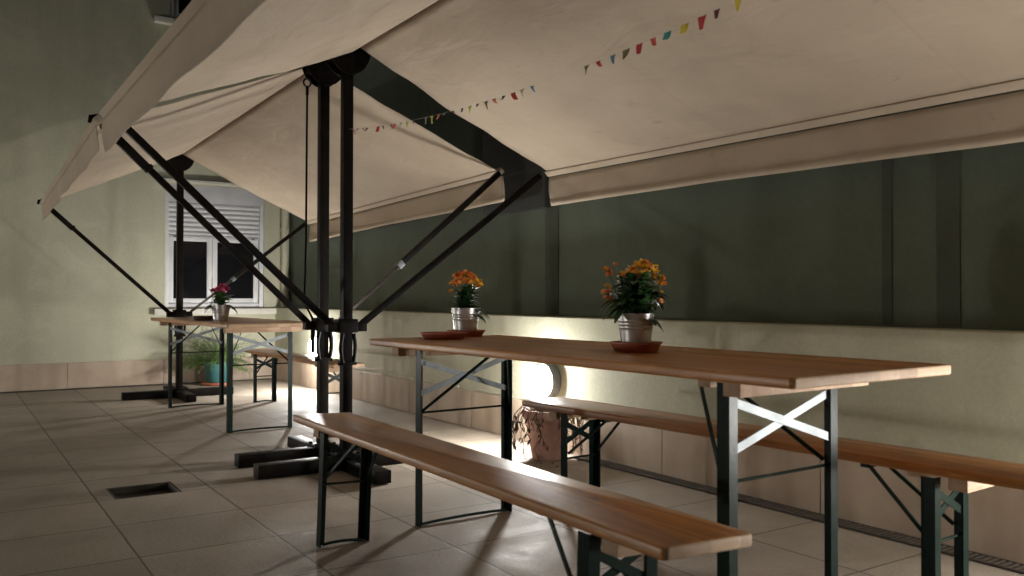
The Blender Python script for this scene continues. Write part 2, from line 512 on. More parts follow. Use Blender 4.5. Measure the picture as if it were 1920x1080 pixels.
MB().box(1.86 - ox, 3.22 - ox, -0.09, -.001, 3.915, 3.975, .005).build('window_sill', STONE, b)
# downpipe on the house by the corner
t = thing('downpipe', 'pale drainpipe running up the house wall beside the corner', 'drainpipe', (3.30, YB - .06, 0.84))
MB().tube([(0, 0, 0), (0, 0, 3.2), (0, 0, 8)], .042, 16).build('pipe', PLASTER, t)
for z in (0.9, 2.7, 4.5):
    MB().lathe([(.044, -.015), (.05, -.015), (.05, .015), (.044, .015)], (0, 0, z), 16).build('bracket', PLASTER, t)

# ------------------------------------------------------------------ parapet wall and tall wall on the right
t = thing('low_wall', 'low green plastered wall with stone skirting running along the back bench', 'wall', (XW, 0, 0))
MB().box(0, 0.159, -7, YB - .001, 0, 0.828, 0.004).build('wall', PLASTER, t, smooth=False)
mb = MB()
y = 5.353 - 0.99 * 12
while y < YB - .02:
    e = min(y + 0.99, YB - .018)
    mb.box(-.014, -.001, y + .0015, e - .0015, 0.004, 0.270, .002, 1)
    y += 0.99
mb.build('skirting', SKIRT, t)
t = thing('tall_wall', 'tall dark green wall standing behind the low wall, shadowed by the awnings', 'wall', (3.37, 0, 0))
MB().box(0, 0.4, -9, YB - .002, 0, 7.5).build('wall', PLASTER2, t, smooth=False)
def ypx(px, X):
    q = (px - 960.0) / 1606.0
    return X * (math.cos(yaw) - q * math.sin(yaw)) / (math.sin(yaw) + q * math.cos(yaw))
SHADOWPANEL = noisy('near black shadow panel', (.012, .012, .009), (.022, .021, .016), 6, .6, .1, 60)
SHADOWSTRIP = m_plaster('painted shadow strip', (0.072, 0.083, 0.06), (0.05, 0.056, 0.04))
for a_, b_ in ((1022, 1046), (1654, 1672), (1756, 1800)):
    MB().box(-.006, -.0005, ypx(b_, 3.364), ypx(a_, 3.364), .84, 7.4).build('shadow_strip', SHADOWSTRIP, t, smooth=False)  # shadow bands on the wall, painted as thin dark strips
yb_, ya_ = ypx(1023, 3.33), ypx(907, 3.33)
MB().box(-.05, -.007, yb_, ya_, 1.55, 4.6, .006).build('shadow_panel', SHADOWPANEL, t)  # near-black box standing in for the shadow between the two awnings
# plain wall opposite, carries the lamps that light the tall wall
XL = -3.9
t = tag(MB().box(-.25, 0, -8, YB - .002, 0, 2.6).build('garden_wall', PLASTER, smooth=False), 'plain green garden wall opposite the low wall, outside the left edge', 'wall')
t.location = (XL, 0, 0)

# cable along the skirting
mb = MB()
pts = []
n = 60
for i in range(n + 1):
    y = 4.55 + (8.2 - 4.55) * i / n
    pts.append((0.0, y - 6, 0.278 + 0.006 * math.sin(i * 1.3) + 0.012 * abs(math.sin(i * 0.21)) + (0.03 * math.exp(-((y - 7.0) / .5) ** 2))))
mb.tube(pts, .0028, 6)
c = mb.build('cable', CORD); c.location = (XW - .012, 6, 0)
tag(c, 'thin pale cable clipped along the top of the low wall skirting', 'cable')
for y in (4.9, 5.55, 6.3, 6.9):
    MB().box(-.007, .005, y - 6 - .007, y - 6 + .007, .275, .293, .002, 1).build('clip', CORD, c)

# drain channel at the foot of the low wall
t = thing('drain_channel', 'dark slotted drain grating along the foot of the low wall', 'drain', (3.145, 0, 0))
MB().box(-.047, .045, -3, 4.02, 0.003, .006).build('channel', IRON, t, smooth=False)
mb = MB()
mb.box(-.047, -.039, -3, 4.02, .0065, .011).box(.037, .045, -3, 4.02, .0065, .011)
y = -1.0
while y < 4.0:
    mb.box(-.0385, .0365, y, y + .011, .0065, .0105); y += .024
mb.build('grating', noisy('rusty grating', (0.05, 0.04, 0.03), (0.09, 0.07, 0.055), 30, 0.6, 0.2, 60), t, smooth=False)

# ------------------------------------------------------------------ wall lamps
def make_lamp(label, loc, rz):
    t = thing('wall_lamp', label, 'lamp', loc, rz, 'round wall lamps near the floor')
    # local: wall at x=0, lamp grows towards -x
    t.scale = (.85, .85, .85)
    MB().lathe([(.126, -.001), (.131, -.006), (.130, -.074), (.126, -.080), (.116, -.081), (.111, -.070)], n=40, axis='x').build('housing', GREY, t)
    pr = [(.108, -.0545), (.109, -.075), (.104, -.105), (.088, -.130), (.066, -.144), (.036, -.153), (.001, -.155)]
    MB().lathe(pr, n=36, axis='x').build('glass_dome', GLOW, t)
    return t
L1 = make_lamp('lit round lamp on the low wall under the far end of the long table', (XW - .0005, 4.39, .428), 0)
def another_lamp(label, loc, rz):
    c = copy_tree(L1); c.location = loc; c.rotation_euler = (0, 0, rz); c['label'] = label
    return c
another_lamp('lit round lamp on the low wall seen between the awning posts', (XW - .0005, 8.36, .44), 0)
another_lamp('lit round lamp on the low wall beyond the right edge', (XW - .0005, .55, .43), 0)
another_lamp('lit round lamp on the garden wall opposite the awning posts', (XL + .0005, 4.1, .43), PI)
another_lamp('lit round lamp low on the house wall beyond the left edge', (-1.9, YB - .0005, .43), PI / 2)

# ------------------------------------------------------------------ beer tables and benches
def trestle_set(kind, label, loc, rz, Wd, Hh, legx, group):
    """kind table/bench; board along local y, 2.2 m long"""
    t = thing('folding_' + kind, label, kind, loc, rz, group)
    th = .028
    hw = Wd / 2
    # board with rounded corners and edges
    L = 1.1; rc = .014
    out = []
    for cx, cy, a0 in ((hw - rc, L - rc, 0), (-hw + rc, L - rc, 90), (-hw + rc, -L + rc, 180), (hw - rc, -L + rc, 270)):
        for k in range(5):
            a = R(a0 + k * 22.5)
            out.append((cx + rc * math.cos(a), cy + rc * math.sin(a), Hh - th))
    mb = MB(); mb.plate(out, (0, 0, th))
    hor = [e for e in mb.bm.edges if abs(e.verts[0].co.z - e.verts[1].co.z) < 1e-5]
    bmesh.ops.bevel(mb.bm, geom=hor, offset=.006, segments=3, profile=0.5, affect='EDGES')
    for f in mb.bm.faces:
        if abs(f.normal.y) > .6: f.material_index = 1
    mb.bm.normal_update()
    for f in mb.bm.faces:
        f.material_index = 1 if abs(f.calc_center_median().y) > L - .004 and abs(f.normal.z) < .8 else 0
    mb.build('board', [WOOD, RAW], t)
    zc = Hh - th
    for sy in (-1, 1):
        bl = .30 if kind == 'table' else .095
        by = (.94 if sy > 0 else .882) if kind == 'table' else .90
        mb = MB()
        mb.box(-bl, bl - (.05 if kind == 'table' else 0), sy * by - .028, sy * by + .028, zc - .040, zc - .0005, .003)
        mb.build('batten', RAW, t)
        mb = MB()
        mb.box(-bl + .05, bl - .08, sy * .745 - .022, sy * .745 + .022, zc - .03, zc - .0005, .003)
        mb.build('batten', RAW, t)
        yl = sy * .82
        ztop = zc - .012
        lc = -.025 if kind == 'table' else 0
        for sx in (-1, 1):
            mb = MB()
            # L profile: flange facing outwards along y and one facing sideways
            xa, xb = sorted((sx * (legx), sx * (legx - .03)))
            y0 = yl + sy * .018
            pts = [(sx * legx, y0), (sx * (legx - .032), y0), (sx * (legx - .032), y0 - sy * .004), (sx * (legx - .004), y0 - sy * .004), (sx * (legx - .004), y0 - sy * .042), (sx * legx, y0 - sy * .042)]
            mb.plate([(a + lc, b_, 0.0) for a, b_ in pts], (0, 0, ztop))
            mb.build('leg', STEEL, t, smooth=False)
        # crossed flat bars
        za, zb = (ztop - .045, ztop - .185) if kind == 'table' else (ztop - .035, ztop - .13)
        yx = yl + sy * .011
        mb = MB()
        mb.bar((lc - legx + .006, yx, za), (lc + legx - .006, yx, zb), .003, .023, upv=(0, 0, 1))
        mb.bar((lc + legx - .006, yx - sy * .004, za), (lc - legx + .006, yx - sy * .004, zb), .003, .023, upv=(0, 0, 1))
        mb.build('cross_brace', BRACE if kind == 'table' else STEEL, t, smooth=False)
        zr = .47 if kind == 'table' else .235
        MB().tube([(lc - legx + .01, yl, zr), (lc + legx - .01, yl, zr)], .0048, 8).build('rung', STEEL, t)
        # foot bar, bent rod
        mb = MB()
        pts = [(lc - legx + .02, yl, .006)] + [(lc - legx + .02 + (2 * legx - .04) * k / 8, yl, .007 + .005 * math.sin(PI * k / 8)) for k in range(1, 8)] + [(lc + legx - .02, yl, .006)]
        mb.tube(pts, .0062, 8)
        mb.build('foot_bar', STEEL, t)
        # folding stays from the legs up to the board
        for sx in (-1, 1):
            zs = .48 if kind == 'table' else .26
            run = .27 if kind == 'table' else .22
            mb = MB()
            mb.bar((lc + sx * (legx - .012), yl - sy * .02, zs), (lc + sx * (.035 if kind == 'table' else .045), yl - sy * run, zc - .016), .011, .006, upv=(1, 0, 0))
            mb.build('stay', STEEL, t)
        MB().box(lc - .07, lc + .07, yl - sy * run - .014, yl - sy * run + .014, zc - .022, zc - .0005, .002).build('stay_bracket', STEEL, t)
    return t
TG = 'folding tables under the awnings'
BG = 'folding benches around the tables'
t1 = trestle_set('table', 'long varnished folding table in the foreground with two orange flower buckets', (1.921, 2.377, 0), R(1.53), 0.692, .77, .232, TG)
t2 = copy_tree(t1); t2.location = (1.885, 6.93, 0); t2.rotation_euler = (0, 0, R(1.8))
t2['label'] = 'folding table further back with the pink flower bucket on it'
bA = trestle_set('bench', 'empty folding bench in front of the long table, shiny with lamplight', (1.290, 2.303, 0), R(-.92), .25, .47, .10, BG)
bB = copy_tree(bA); bB.location = (2.440, 2.235, 0); bB.rotation_euler = (0, 0, R(3.3))
bB['label'] = 'folding bench between the long table and the low wall, its end before a clay pot'
bA.rotation_euler = (0, R(2.0), R(-.92)); bA.location.x -= .017
bC = copy_tree(bA); bC.location = (2.43, 6.90, 0); bC.rotation_euler = (0, 0, R(0.3))
bC['label'] = 'folding bench beside the far table, seen behind the awning posts'

# ------------------------------------------------------------------ double awnings
def canopy_fn(rid0, rid1, bar0, bar1, seed, sag=.028, wr=.005, flip=1):
    """surface from ridge (u=0) to bar (u=1), v from far end (0) to near end (1)"""
    rid0, rid1, bar0, bar1 = map(Vector, (rid0, rid1, bar0, bar1))
    def fn(u, v):
        p = (rid0.lerp(rid1, v)).lerp(bar0.lerp(bar1, v), u)
        e = min(v, 1 - v) * 3.7
        edge = math.exp(-e / .25)
        # hem flutters a little at the two free ends
        nz = noise.noise(Vector((p.x * 2.2 + seed, p.y * .9, seed)))
        nz2 = noise.noise(Vector((p.x * 7 + seed, p.y * 2.0, seed + 9)))
        z = -sag * math.sin(PI * u) * (1 - .55 * edge) + wr * 2.2 * nz + wr * nz2 * (.5 + edge)
        y = .009 * edge * math.sin(u * 15 + seed) * (1 if v < .5 else -1) * math.sin(PI * u) ** .5
        fix = min(1, u / .06, (1 - u) / .04)
        return p + Vector((0, y, 0)) + Vector((0, 0, z)) * fix
    return fn

def awning(label, py_far, py_near, ridz_far, ridz_near, right, left, name_seed, rid_end_far, rid_end_near, posts, loc):
    """right/left: (x, z_far, z_near, y_far, y_near, valance)"""
    lx, ly, _ = loc
    near_kind = posts[0][1] > 2.32
    t = thing('double_awning', label, 'awning', loc, 0, 'double awnings on twin posts')
    o = Vector(loc)
    def Lc(p): return Vector(p) - o
    PX = 1.86
    # ridge roller / cassette
    mb = MB()
    mb.tube([Lc((PX, rid_end_far + .02, ridz_far + .042)), Lc((PX, rid_end_near - .02, ridz_near + .042))], .036, 16)
    mb.build('cassette', FRAME, t)
    for k, (x, zf, zn, yf, yn, val, xe) in enumerate((right, left)):
        sx = 1 if k == 0 else -1
        fn = canopy_fn((PX + sx * .001, rid_end_far + (.10 if k and near_kind else 0), ridz_far), (PX + sx * .001, rid_end_near - (.06 if k and not near_kind else 0), ridz_near), (xe, yf - .02, zf), (x, yn + .02, zn), name_seed + k * 5.3)
        mb = MB(); mb.grid(lambda u, v: Lc(fn(u, v)), 26, 70)
        mb.build('canopy', CLOTH, t, solid=.0016)
        # front bar in its canvas pocket
        mb = MB()
        a = Lc((xe + sx * .018, yf, zf - .004)); c = Lc((x + sx * .018, yn, zn - .004))
        mb.bar(a, c, .042, .042, upv=(sx * 1.0, 0, 1.0), bev=.008)
        mb.build('front_bar', CLOTH, t)
        # hanging valance
        mb = MB()
        def vf(u, v):
            y = yf + (yn - yf) * v
            z0 = zf + (zn - zf) * v; xx = xe + (x - xe) * v + sx * .030
            drop = u * val
            w = .006 * u * math.sin(y * 7.3 + name_seed) + .010 * u * noise.noise(Vector((y * 3, name_seed, u)))
            return Lc((xx + w + .012 * u, y + .012 * math.sin(u * 3) * (1 if v < .5 else -1) * (1 if v in (0, 1) else 0), z0 - .035 - drop + .004 * math.sin(y * 2.1 + name_seed) * u))
        mb.grid(vf, 8, 110)
        mb.build('valance', CLOTH, t, solid=.0016)
        mb = MB()
        def hem(u, v):
            p = vf(1.0, v); q = vf(.78, v)
            return p.lerp(q, u) + Vector((-sx * .0025, 0, 0))
        mb.grid(hem, 1, 110)
        mb.build('hem', CLOTH, t, solid=.0012)
    for py, ridz, near in posts:
        q = MB()
        q.box(PX - .028 - lx, PX + .028 - lx, py - .028 - ly, py + .028 - ly, .09, ridz - .02, .005)
        post = q.build('post', FRAME, t)
        # head plates with rounded lower outline
        mb = MB()
        for dy in (-.045, .037):
            pts = [Lc((PX + .125 * math.cos(a), py + dy, ridz + .0 + .155 * math.sin(a))) for a in [R(180 + 180 * i / 12) for i in range(13)]]
            pts += [Lc((PX + .125, py + dy, ridz + .03)), Lc((PX - .125, py + dy, ridz + .03))]
            mb.plate(pts, (0, .008, 0))
        mb.box(PX - .10 - lx, PX + .10 - lx, py - .036 - ly, py + .036 - ly, ridz - .09, ridz + .028, .01)
        mb.build('head_bracket', FRAME, t)
        # hub where the arms start
        hz = .80
        mb = MB()
        mb.box(PX - .055 - lx, PX + .055 - lx, py - .042 - ly, py + .042 - ly, hz - .045, hz + .03, .006)
        for sx in (-1, 1):
            mb.box(PX + sx * .085 - .03 - lx, PX + sx * .085 + .03 - lx, py - .026 - ly, py + .026 - ly, hz - .04, hz + .012, .005)
        mb.build('hub', FRAME, t)
        # curved handles under the hub and the clamp ring
        mb = MB()
        for sx in (-1, 1):
            pts = [Lc((PX + sx * (.032 + .010 * math.sin(PI * i / 10)), py - .03, hz - .05 - .16 * i / 10)) for i in range(11)]
            mb.tube(pts, .012, 8)
        mb.build('handle', FRAME, t)
        mb = MB()
        mb.box(PX - .036 - lx, PX + .036 - lx, py - .036 - ly, py + .036 - ly, .575, .60, .003)
        for sx in (-1, 1):
            mb.lathe([(.001, -.012), (.011, -.012), (.011, .0), (.007, .006), (.001, .006)], (PX + sx * .045 - lx, py - .02 - ly, .587), 10)
        mb.build('clamp', FRAME, t)
        # arms
        for sx, (x, zf, zn, yf, yn, val, xe) in ((1, right), (-1, left)):
            bx = x if near else xe
            bz = zn if near else zf
            a = Vector((PX + sx * .09, py, hz)); e = Vector((bx - sx * .005, py, bz - .02))
            j = a.lerp(e, .80)
            if not near_kind and sx < 0:
                mb = MB(); q = Lc(e)
                mb.tube([q, q + Vector((-.03, 0, .035)), q + Vector((-.055, 0, .03)), q + Vector((-.062, 0, .0))], [.02, .019, .014, .008], 10)
                mb.build('arm_end', FRAME, t)
            if near_kind:
                MB().bar(Lc(a), Lc(e), .030, .036, bev=.004).build('arm', FRAME, t)
            elif sx > 0:
                MB().bar(Lc(a), Lc(a.lerp(e, .36)), .020, .022, bev=.004).build('gas_spring', noisyless, t)
                MB().bar(Lc(a.lerp(e, .36)), Lc(e), .030, .036, bev=.004).build('arm', FRAME, t)
                MB().bar(Lc(a.lerp(e, .345)), Lc(a.lerp(e, .375)), .036, .042, bev=.003).build('arm_joint', BRACE, t)
            else:
                MB().bar(Lc(a), Lc(j), .028, .034, bev=.004).build('arm', FRAME, t)
                MB().bar(Lc(j - Vector((0, 0, .004))), Lc(e), .034, .042, bev=.004).build('arm', FRAME, t)
                MB().bar(Lc(a.lerp(e, .79)), Lc(a.lerp(e, .805)), .038, .048, bev=.003).build('arm_joint', FRAME, t)
        # cross foot of steel channel
        mb = MB()
        mb.box(PX - .50 - lx, PX + .50 - lx, py - .045 - ly, py + .045 - ly, .004, .074, .005)
        mb.box(PX - .045 - lx, PX + .045 - lx, py + (-.49 if near != 'far_only' else -.26) - ly, py - .046 - ly, .004, .070, .005)
        mb.box(PX - .045 - lx, PX + .045 - lx, py + .046 - ly, py + (.49 if near != 'pair' else .10) - ly, .004, .070, .005)
        mb.box(PX - .07 - lx, PX + .07 - lx, py - .07 - ly, py + .07 - ly, .0745, .089, .004)
        for sx in (-1, 1):
            for sy in (-1, 1):
                mb.lathe([(.012, 0), (.012, .01), (.001, .012)], (PX + sx * .052 - lx, py + sy * .052 - ly, .089), 6)
        mb.build('cross_foot', FRAME, t)
    return t
noisyless = noisy('grey brown rod steel', (0.03, 0.026, 0.022), (0.06, 0.052, 0.045), 20, 0.25, 0, metal=0.5)

# right/left : x near, z far, z near, y far, y near, valance drop, x far
near_awning = awning('nearer cream double awning reaching overhead above the long table', 4.477, .78, 2.30, 2.30,
       (3.18, 1.75, 1.71, 4.42, -.60, .175, 3.18), (.67, 1.845, 1.87, 4.56, -.60, .15, .66), 1.7, 4.30, -.56,
       [(4.477, 2.34, False), (-.60, 2.34, True)], (1.86, 2.0, 0))
far_awning = awning('farther cream double awning above the back table', 8.53, 4.83, 2.30, 2.35,
       (3.10, 1.73, 1.805, 8.52, 4.84, .17, 3.10), (.665, 1.78, 1.86, 8.50, 4.78, .13, .73), 6.2, 8.45, 4.92,
       [(8.53, 2.30, False), (4.83, 2.35, True)], (1.86, 6.68, 0))
# hanging crank
t = thing('crank_rod', 'thin dark crank rod hanging from the awning head beside the twin posts', 'crank', (1.77, 4.86, 2.19))
mb = MB(); mb.tube([(.0, 0, .0), (.0, .0, -.05)], .009, 10); mb.tube([(.0, 0, -.045), (-.004, 0, -.9), (-.012, 0, -1.24), (.0, -.01, -1.30), (.032, -.01, -1.36), (.036, -.01, -1.42)], .0062, 10); mb.build('rod', FRAME, t)
mb = MB(); mb.tube([(.036, -.01, -1.40), (.036, -.01, -1.57)], .0125, 12); mb.build('grip', FRAME, t)
mb = MB(); mb.tube([(.022 * math.cos(a), 0, .024 + .024 * math.sin(a)) for a in [2 * PI * i / 16 for i in range(17)]], .006, 8, caps=False); mb.build('hook', IRON, t)

# ------------------------------------------------------------------ bunting
BX = 1.86
def bz(y): return 1.757 + .125 * ((y - 2.63) / 1.82) ** 2
t = thing('bunting', 'string of small coloured paper flags strung beneath the nearer awning', 'bunting', (BX, 2.63, 1.757))
mb = MB()
pts = [(0, y - 2.63, bz(y) - 1.757) for y in [4.44 - (4.44 - .80) * i / 60 for i in range(61)]]
mb.tube(pts, .0006, 5); mb.build('string', CORD, t)
FC = {'olive': (.16, .13, .05), 'red': (.42, .03, .03), 'blue': (.06, .19, .30), 'coral': (.60, .10, .08), 'teal': (.04, .26, .26), 'yellow': (.62, .50, .06),
      'maroon': (.10, .02, .03), 'black': (.02, .02, .015), 'brown': (.12, .05, .03), 'orange': (.50, .16, .06), 'grey': (.20, .21, .20), 'lime': (.42, .48, .08), 'pink': (.40, .12, .15), 'cream': (.5, .45, .30)}
FM = {}
for k, c in FC.items():
    FM[k] = noisy(k + ' paper flag', tuple(x * .9 for x in c), tuple(min(x * 1.15, .9) for x in c), 40, 0.7, 0)
f_, XC = 1606.0, 960.0
def y_from_px(px):
    tt = (px - 960.0) / 1606.0
    # direction in plan
    dx = math.sin(yaw) + tt * math.cos(yaw); dy = math.cos(yaw) - tt * math.sin(yaw)
    return BX * dy / dx
flags = [(662, 'pink', 1), (670, 'brown', .7), (679, 'brown', .6), (687, 'brown', .9), (708, 'red', 1), (717, 'black', .6), (732, 'olive', .9), (739, 'coral', .9), (751, 'grey', .8), (762, 'lime', 1), (774, 'olive', .6),
         (798, 'grey', 1), (809, 'lime', 1.1), (822, 'orange', .9), (832, 'grey', .6), (848, 'brown', .5), (866, 'black', .6), (881, 'lime', 1.1), (895, 'brown', .7), (911, 'olive', 1.1), (926, 'orange', .9), (944, 'black', .9), (961, 'red', 1), (978, 'cream', 1), (997, 'blue', .8),
         (1100, 'olive', 1), (1121, 'red', .7), (1149, 'blue', .9), (1174, 'olive', 1.2), (1199, 'red', 1), (1224, 'coral', .8), (1252, 'teal', 1), (1284, 'yellow', 1.1), (1317, 'red', 1.2), (1345, 'maroon', .8), (1385, 'yellow', 1), (1430, 'blue', 1)]
for i, (px, c, s) in enumerate(flags):
    y = y_from_px(px)
    w, h = .029 * s, .031 * s
    kk = 1.0 if c in ('olive', 'lime', 'cream', 'grey') else .5
    rr = random.Random(i)
    curl = rr.uniform(-1, 1) * (1.1 if s < 1 else .45); tw = rr.uniform(-.7, .7); skew = rr.uniform(-.25, .25)
    yc, zc = y - 2.63, bz(y) - 1.757
    mb = MB()
    n = 6
    V = []
    for j in range(n + 1):
        v = j / n
        ww = w * (1 - v * kk) * .5 + .0006
        a = curl * v * 2.0
        zz = -h * (math.sin(a) / a if abs(a) > 1e-3 else 1) * v
        xx = h * v * (1 - math.cos(a)) / (a if abs(a) > 1e-3 else 1) + .0
        row = []
        for k, sg in enumerate((-1, 0, 1)):
            row.append(mb.bm.verts.new((xx + tw * v * sg * ww * 1.2 + (.004 * (1 - abs(sg))), yc + sg * ww + skew * h * v, zc + zz)))
        V.append(row)
    for j in range(n):
        for k in range(2):
            mb.bm.faces.new([V[j][k], V[j][k + 1], V[j + 1][k + 1], V[j + 1][k]])
    mb.build('flag', FM[c], t, solid=.0006)

# ------------------------------------------------------------------ potted plants
def leaf(mb, base, d, L, wd, droop=.3, nseg=5):
    base = Vector(base); d = Vector(d).normalized()
    side = d.cross(Vector((0, 0, 1)))
    if side.length < .05: side = Vector((1, 0, 0))
    side.normalize(); upn = side.cross(d)
    rows = []
    for i in range(nseg + 1):
        v = i / nseg
        wv = wd * .5 * math.sin(PI * (v * .86 + .10)) ** .8
        c = base + d * L * v - Vector((0, 0, 1)) * droop * L * v * v
        rows.append([mb.bm.verts.new(c - side * wv + upn * wv * .35), mb.bm.verts.new(c), mb.bm.verts.new(c + side * wv + upn * wv * .35)])
    for a, b_ in zip(rows, rows[1:]):
        for k in range(2):
            mb.bm.faces.new([a[k], a[k + 1], b_[k + 1], b_[k]])

def blossom(mb, c, r, rnd):
    """a small rosette of petals"""
    c = Vector(c)
    n = Vector((rnd.uniform(-.7, .7), rnd.uniform(-.9, .3), rnd.uniform(.2, 1))).normalized()
    a = n.cross(Vector((0, 0, 1)));
    if a.length < .1: a = Vector((1, 0, 0))
    a.normalize(); b_ = n.cross(a)
    for layer, (rr, tilt, k0) in enumerate(((r, .25, 0), (r * .7, .7, .5))):
        for k in range(5):
            an = 2 * PI * (k + k0) / 5 + rnd.uniform(-.2, .2)
            d = a * math.cos(an) + b_ * math.sin(an)
            s_ = n.cross(d)
            p0 = c; p1 = c + d * rr * .6 + s_ * rr * .42 + n * rr * tilt * .5; p2 = c + d * rr + n * rr * tilt; p3 = c + d * rr * .6 - s_ * rr * .42 + n * rr * tilt * .5
            mb.poly([p0, p1, p2, p3])

def kalanchoe(label, loc, seed, clusters, height, spread, petal, petal2, s=1.0, flower_r=.0085, group='flowers in zinc buckets', extra=None, nleaf=95, rz=0):
    rnd = random.Random(seed)
    t = thing('potted_flower', label, 'potted plant', loc, rz, group)
    H = .108 * s; rt_, rb = .062 * s, .048 * s
    prof = [(.001, .004), (rb - .002, .004), (rb, .0), (rb + .001, .003)]
    for i in range(1, 31):
        z = H * i / 30
        r = rb + (rt_ - rb) * i / 30
        for zr in (.56, .66, .76):
            r += .0017 * math.exp(-((z / H - zr) / .018) ** 2)
        prof.append((r, z))
    prof += [(rt_ + .0025, H), (rt_ + .0025, H + .003), (rt_ - .001, H + .003), (rt_ - .002, H - .004), (rt_ - .004, H - .012)]
    MB().lathe(prof, n=48).build('bucket', BUCKET, t)
    MB().lathe([(.001, H - .012), (rt_ * .6, H - .010), (rt_ - .003, H - .013)], n=32).build('soil', SOIL, t)
    mb = MB()
    for i in range(nleaf):
        a = rnd.uniform(0, 2 * PI); el = rnd.uniform(-.1, 1.25)
        hz = H + rnd.uniform(-.005, height * .62) * (1 if rnd.random() < .8 else .6)
        rr = rnd.uniform(.0, .35) * spread * (.5 + (hz - H) / height)
        base = (rr * math.cos(a), rr * math.sin(a), hz)
        leaf(mb, base, (math.cos(a) * math.cos(el), math.sin(a) * math.cos(el), math.sin(el) * .9), rnd.uniform(.035, .065) * s, rnd.uniform(.022, .036) * s, rnd.uniform(.1, .55))
    for (a, z, L) in (extra or []):
        for q in range(3):
            aa = a + (q - 1) * .35
            leaf(mb, (.045 * math.cos(aa), .045 * math.sin(aa), H + z), (math.cos(aa), math.sin(aa), .15 - .25 * q), L, .034, .5)
    mb.build('foliage', LEAF, t)
    ms = MB(); mf = MB(); mf2 = MB()
    for (cx, cz, dy, nn, rad, alt) in clusters:
        top = Vector((cx, dy, H + cz))
        base = Vector((cx * .25, dy * .25, H - .01))
        mid = base.lerp(top, .5) + Vector((cx * .12, 0, .01))
        ms.tube([base, mid, top], [.0022, .0019, .0015], 6)
        for k in range(nn):
            a = rnd.uniform(0, 2 * PI); q = math.sqrt(rnd.random()) * rad
            p_ = top + Vector((q * math.cos(a), q * math.sin(a) * .9, rnd.uniform(-.4, .5) * rad * .8 - q * .25))
            ms.tube([top + Vector((0, 0, -.012)), p_], .0007, 4)
            blossom(mf2 if (alt and rnd.random() < alt) else mf, p_, flower_r * rnd.uniform(.8, 1.15), rnd)
    ms.build('stems', STEM, t)
    mf.build('blossoms', petal, t, smooth=False)
    if len(mf2.bm.faces): mf2.build('blossoms', petal2, t, smooth=False)
    return t

def saucer(label, loc, r, h, m=TERRA, group='saucers on the tables'):
    t = MB().lathe([(.001, .004), (r * .76, .004), (r * .92, h - .004), (r * .97, h), (r, h), (r, h - .005), (r * .94, h - .007), (r * .8, .0), (.001, .0)], n=48).build('saucer', m)
    t.location = loc
    return tag(t, label, 'saucer', group)
ZT = .7705
# in the plants' own frame, x runs to the right of the picture, y away from the viewer
rzp = -yaw
# middle distance orange plant
cl = [(-.055, .108, 0, 12, .022, .15), (-.03, .135, .01, 16, .026, .1), (.0, .145, -.01, 18, .028, .1), (.028, .135, .01, 16, .025, .25), (.05, .115, 0, 12, .022, .7), (.062, .098, .01, 7, .014, .9), (-.02, .118, -.03, 12, .024, .0), (.015, .115, -.03, 10, .022, .2), (-.068, .072, -.01, 2, .004, 1)]
pl1 = kalanchoe('orange flowers in a zinc bucket beside the empty saucer on the long table', (2.02, 3.44, ZT + .006), 3, [(a, b * 1.12, c, int(n * 1.5), e * 1.05, f) for a, b, c, n, e, f in cl], .155, .11, ORANGE, ORANGE2, 1.06, .0125, extra=[(R(-15), -.005, .07), (R(-20), -.03, .055)], rz=rzp)
cl = [(-.02, .15, 0, 9, .018, .8), (.015, .17, .01, 16, .026, .9), (.045, .155, 0, 18, .028, .95), (.02, .135, -.02, 14, .024, .9), (.075, .125, 0, 10, .018, .7), (.09, .105, .01, 5, .010, .5), (-.045, .135, 0, 7, .014, .6), (-.095, .15, 0, 6, .012, .2), (-.088, .132, 0, 4, .009, .1), (-.065, .165, -.01, 3, .006, .2), (-.10, .075, -.01, 6, .012, .1), (-.095, .055, -.01, 5, .010, 0), (.085, .075, 0, 2, .006, .6), (.075, .045, -.02, 2, .006, .6), (-.095, .095, 0, 2, .005, .9)]
pl2 = kalanchoe('orange flowers in the zinc bucket on the long table, nearer of the two', (1.925, 2.158, ZT + .006), 12, [(a, b, c, int(n * 1.7), e * 1.1, f) for a, b, c, n, e, f in cl], .185, .17, ORANGE, ORANGE2, 1.0, .0100, extra=[(R(8), .07, .075), (R(20), .06, .06), (R(180), .045, .08), (R(200), .02, .06), (R(-35), -.02, .05)], nleaf=210, rz=rzp)
for q in [x for x in bpy.data.objects if x.parent == pl2 and x.name.startswith('blossoms')]:
    pass
cl = [(-.045, .105, 0, 7, .014, 0), (-.015, .12, 0, 10, .02, 0), (.015, .135, 0, 14, .024, 0), (.035, .115, 0, 10, .02, 0), (.02, .10, -.02, 10, .02, 0), (-.02, .10, -.02, 7, .018, 0)]
pl3 = kalanchoe('pink flowers in a zinc bucket on the far table', (1.735, 6.60, ZT), 21, [(a * 1.25, b * 1.1, c, int(n * 1.4), e * 1.2, f) for a, b, c, n, e, f in cl], .12, .15, PINK, PINK, 1.1, .013, extra=[(R(-10), -.0, .09), (R(190), .0, .08)], nleaf=80, rz=rzp)
saucer('terracotta saucer under the bucket at the far end of the long table', (2.02, 3.44, ZT), .092, .028)
saucer('empty terracotta saucer next to the far bucket on the long table', (1.81, 3.27, ZT), .105, .028)
saucer('terracotta saucer under the middle bucket of the long table', (1.925, 2.158, ZT), .088, .033)
saucer('small dark empty saucer left of the pink flowers', (1.66, 6.80, ZT), .082, .035, noisy('dark brown plastic', (.05, .02, .012), (.08, .035, .02), 20, .5, .05, 50))
pl1.location.z = ZT + .014; pl2.location.z = ZT + .018

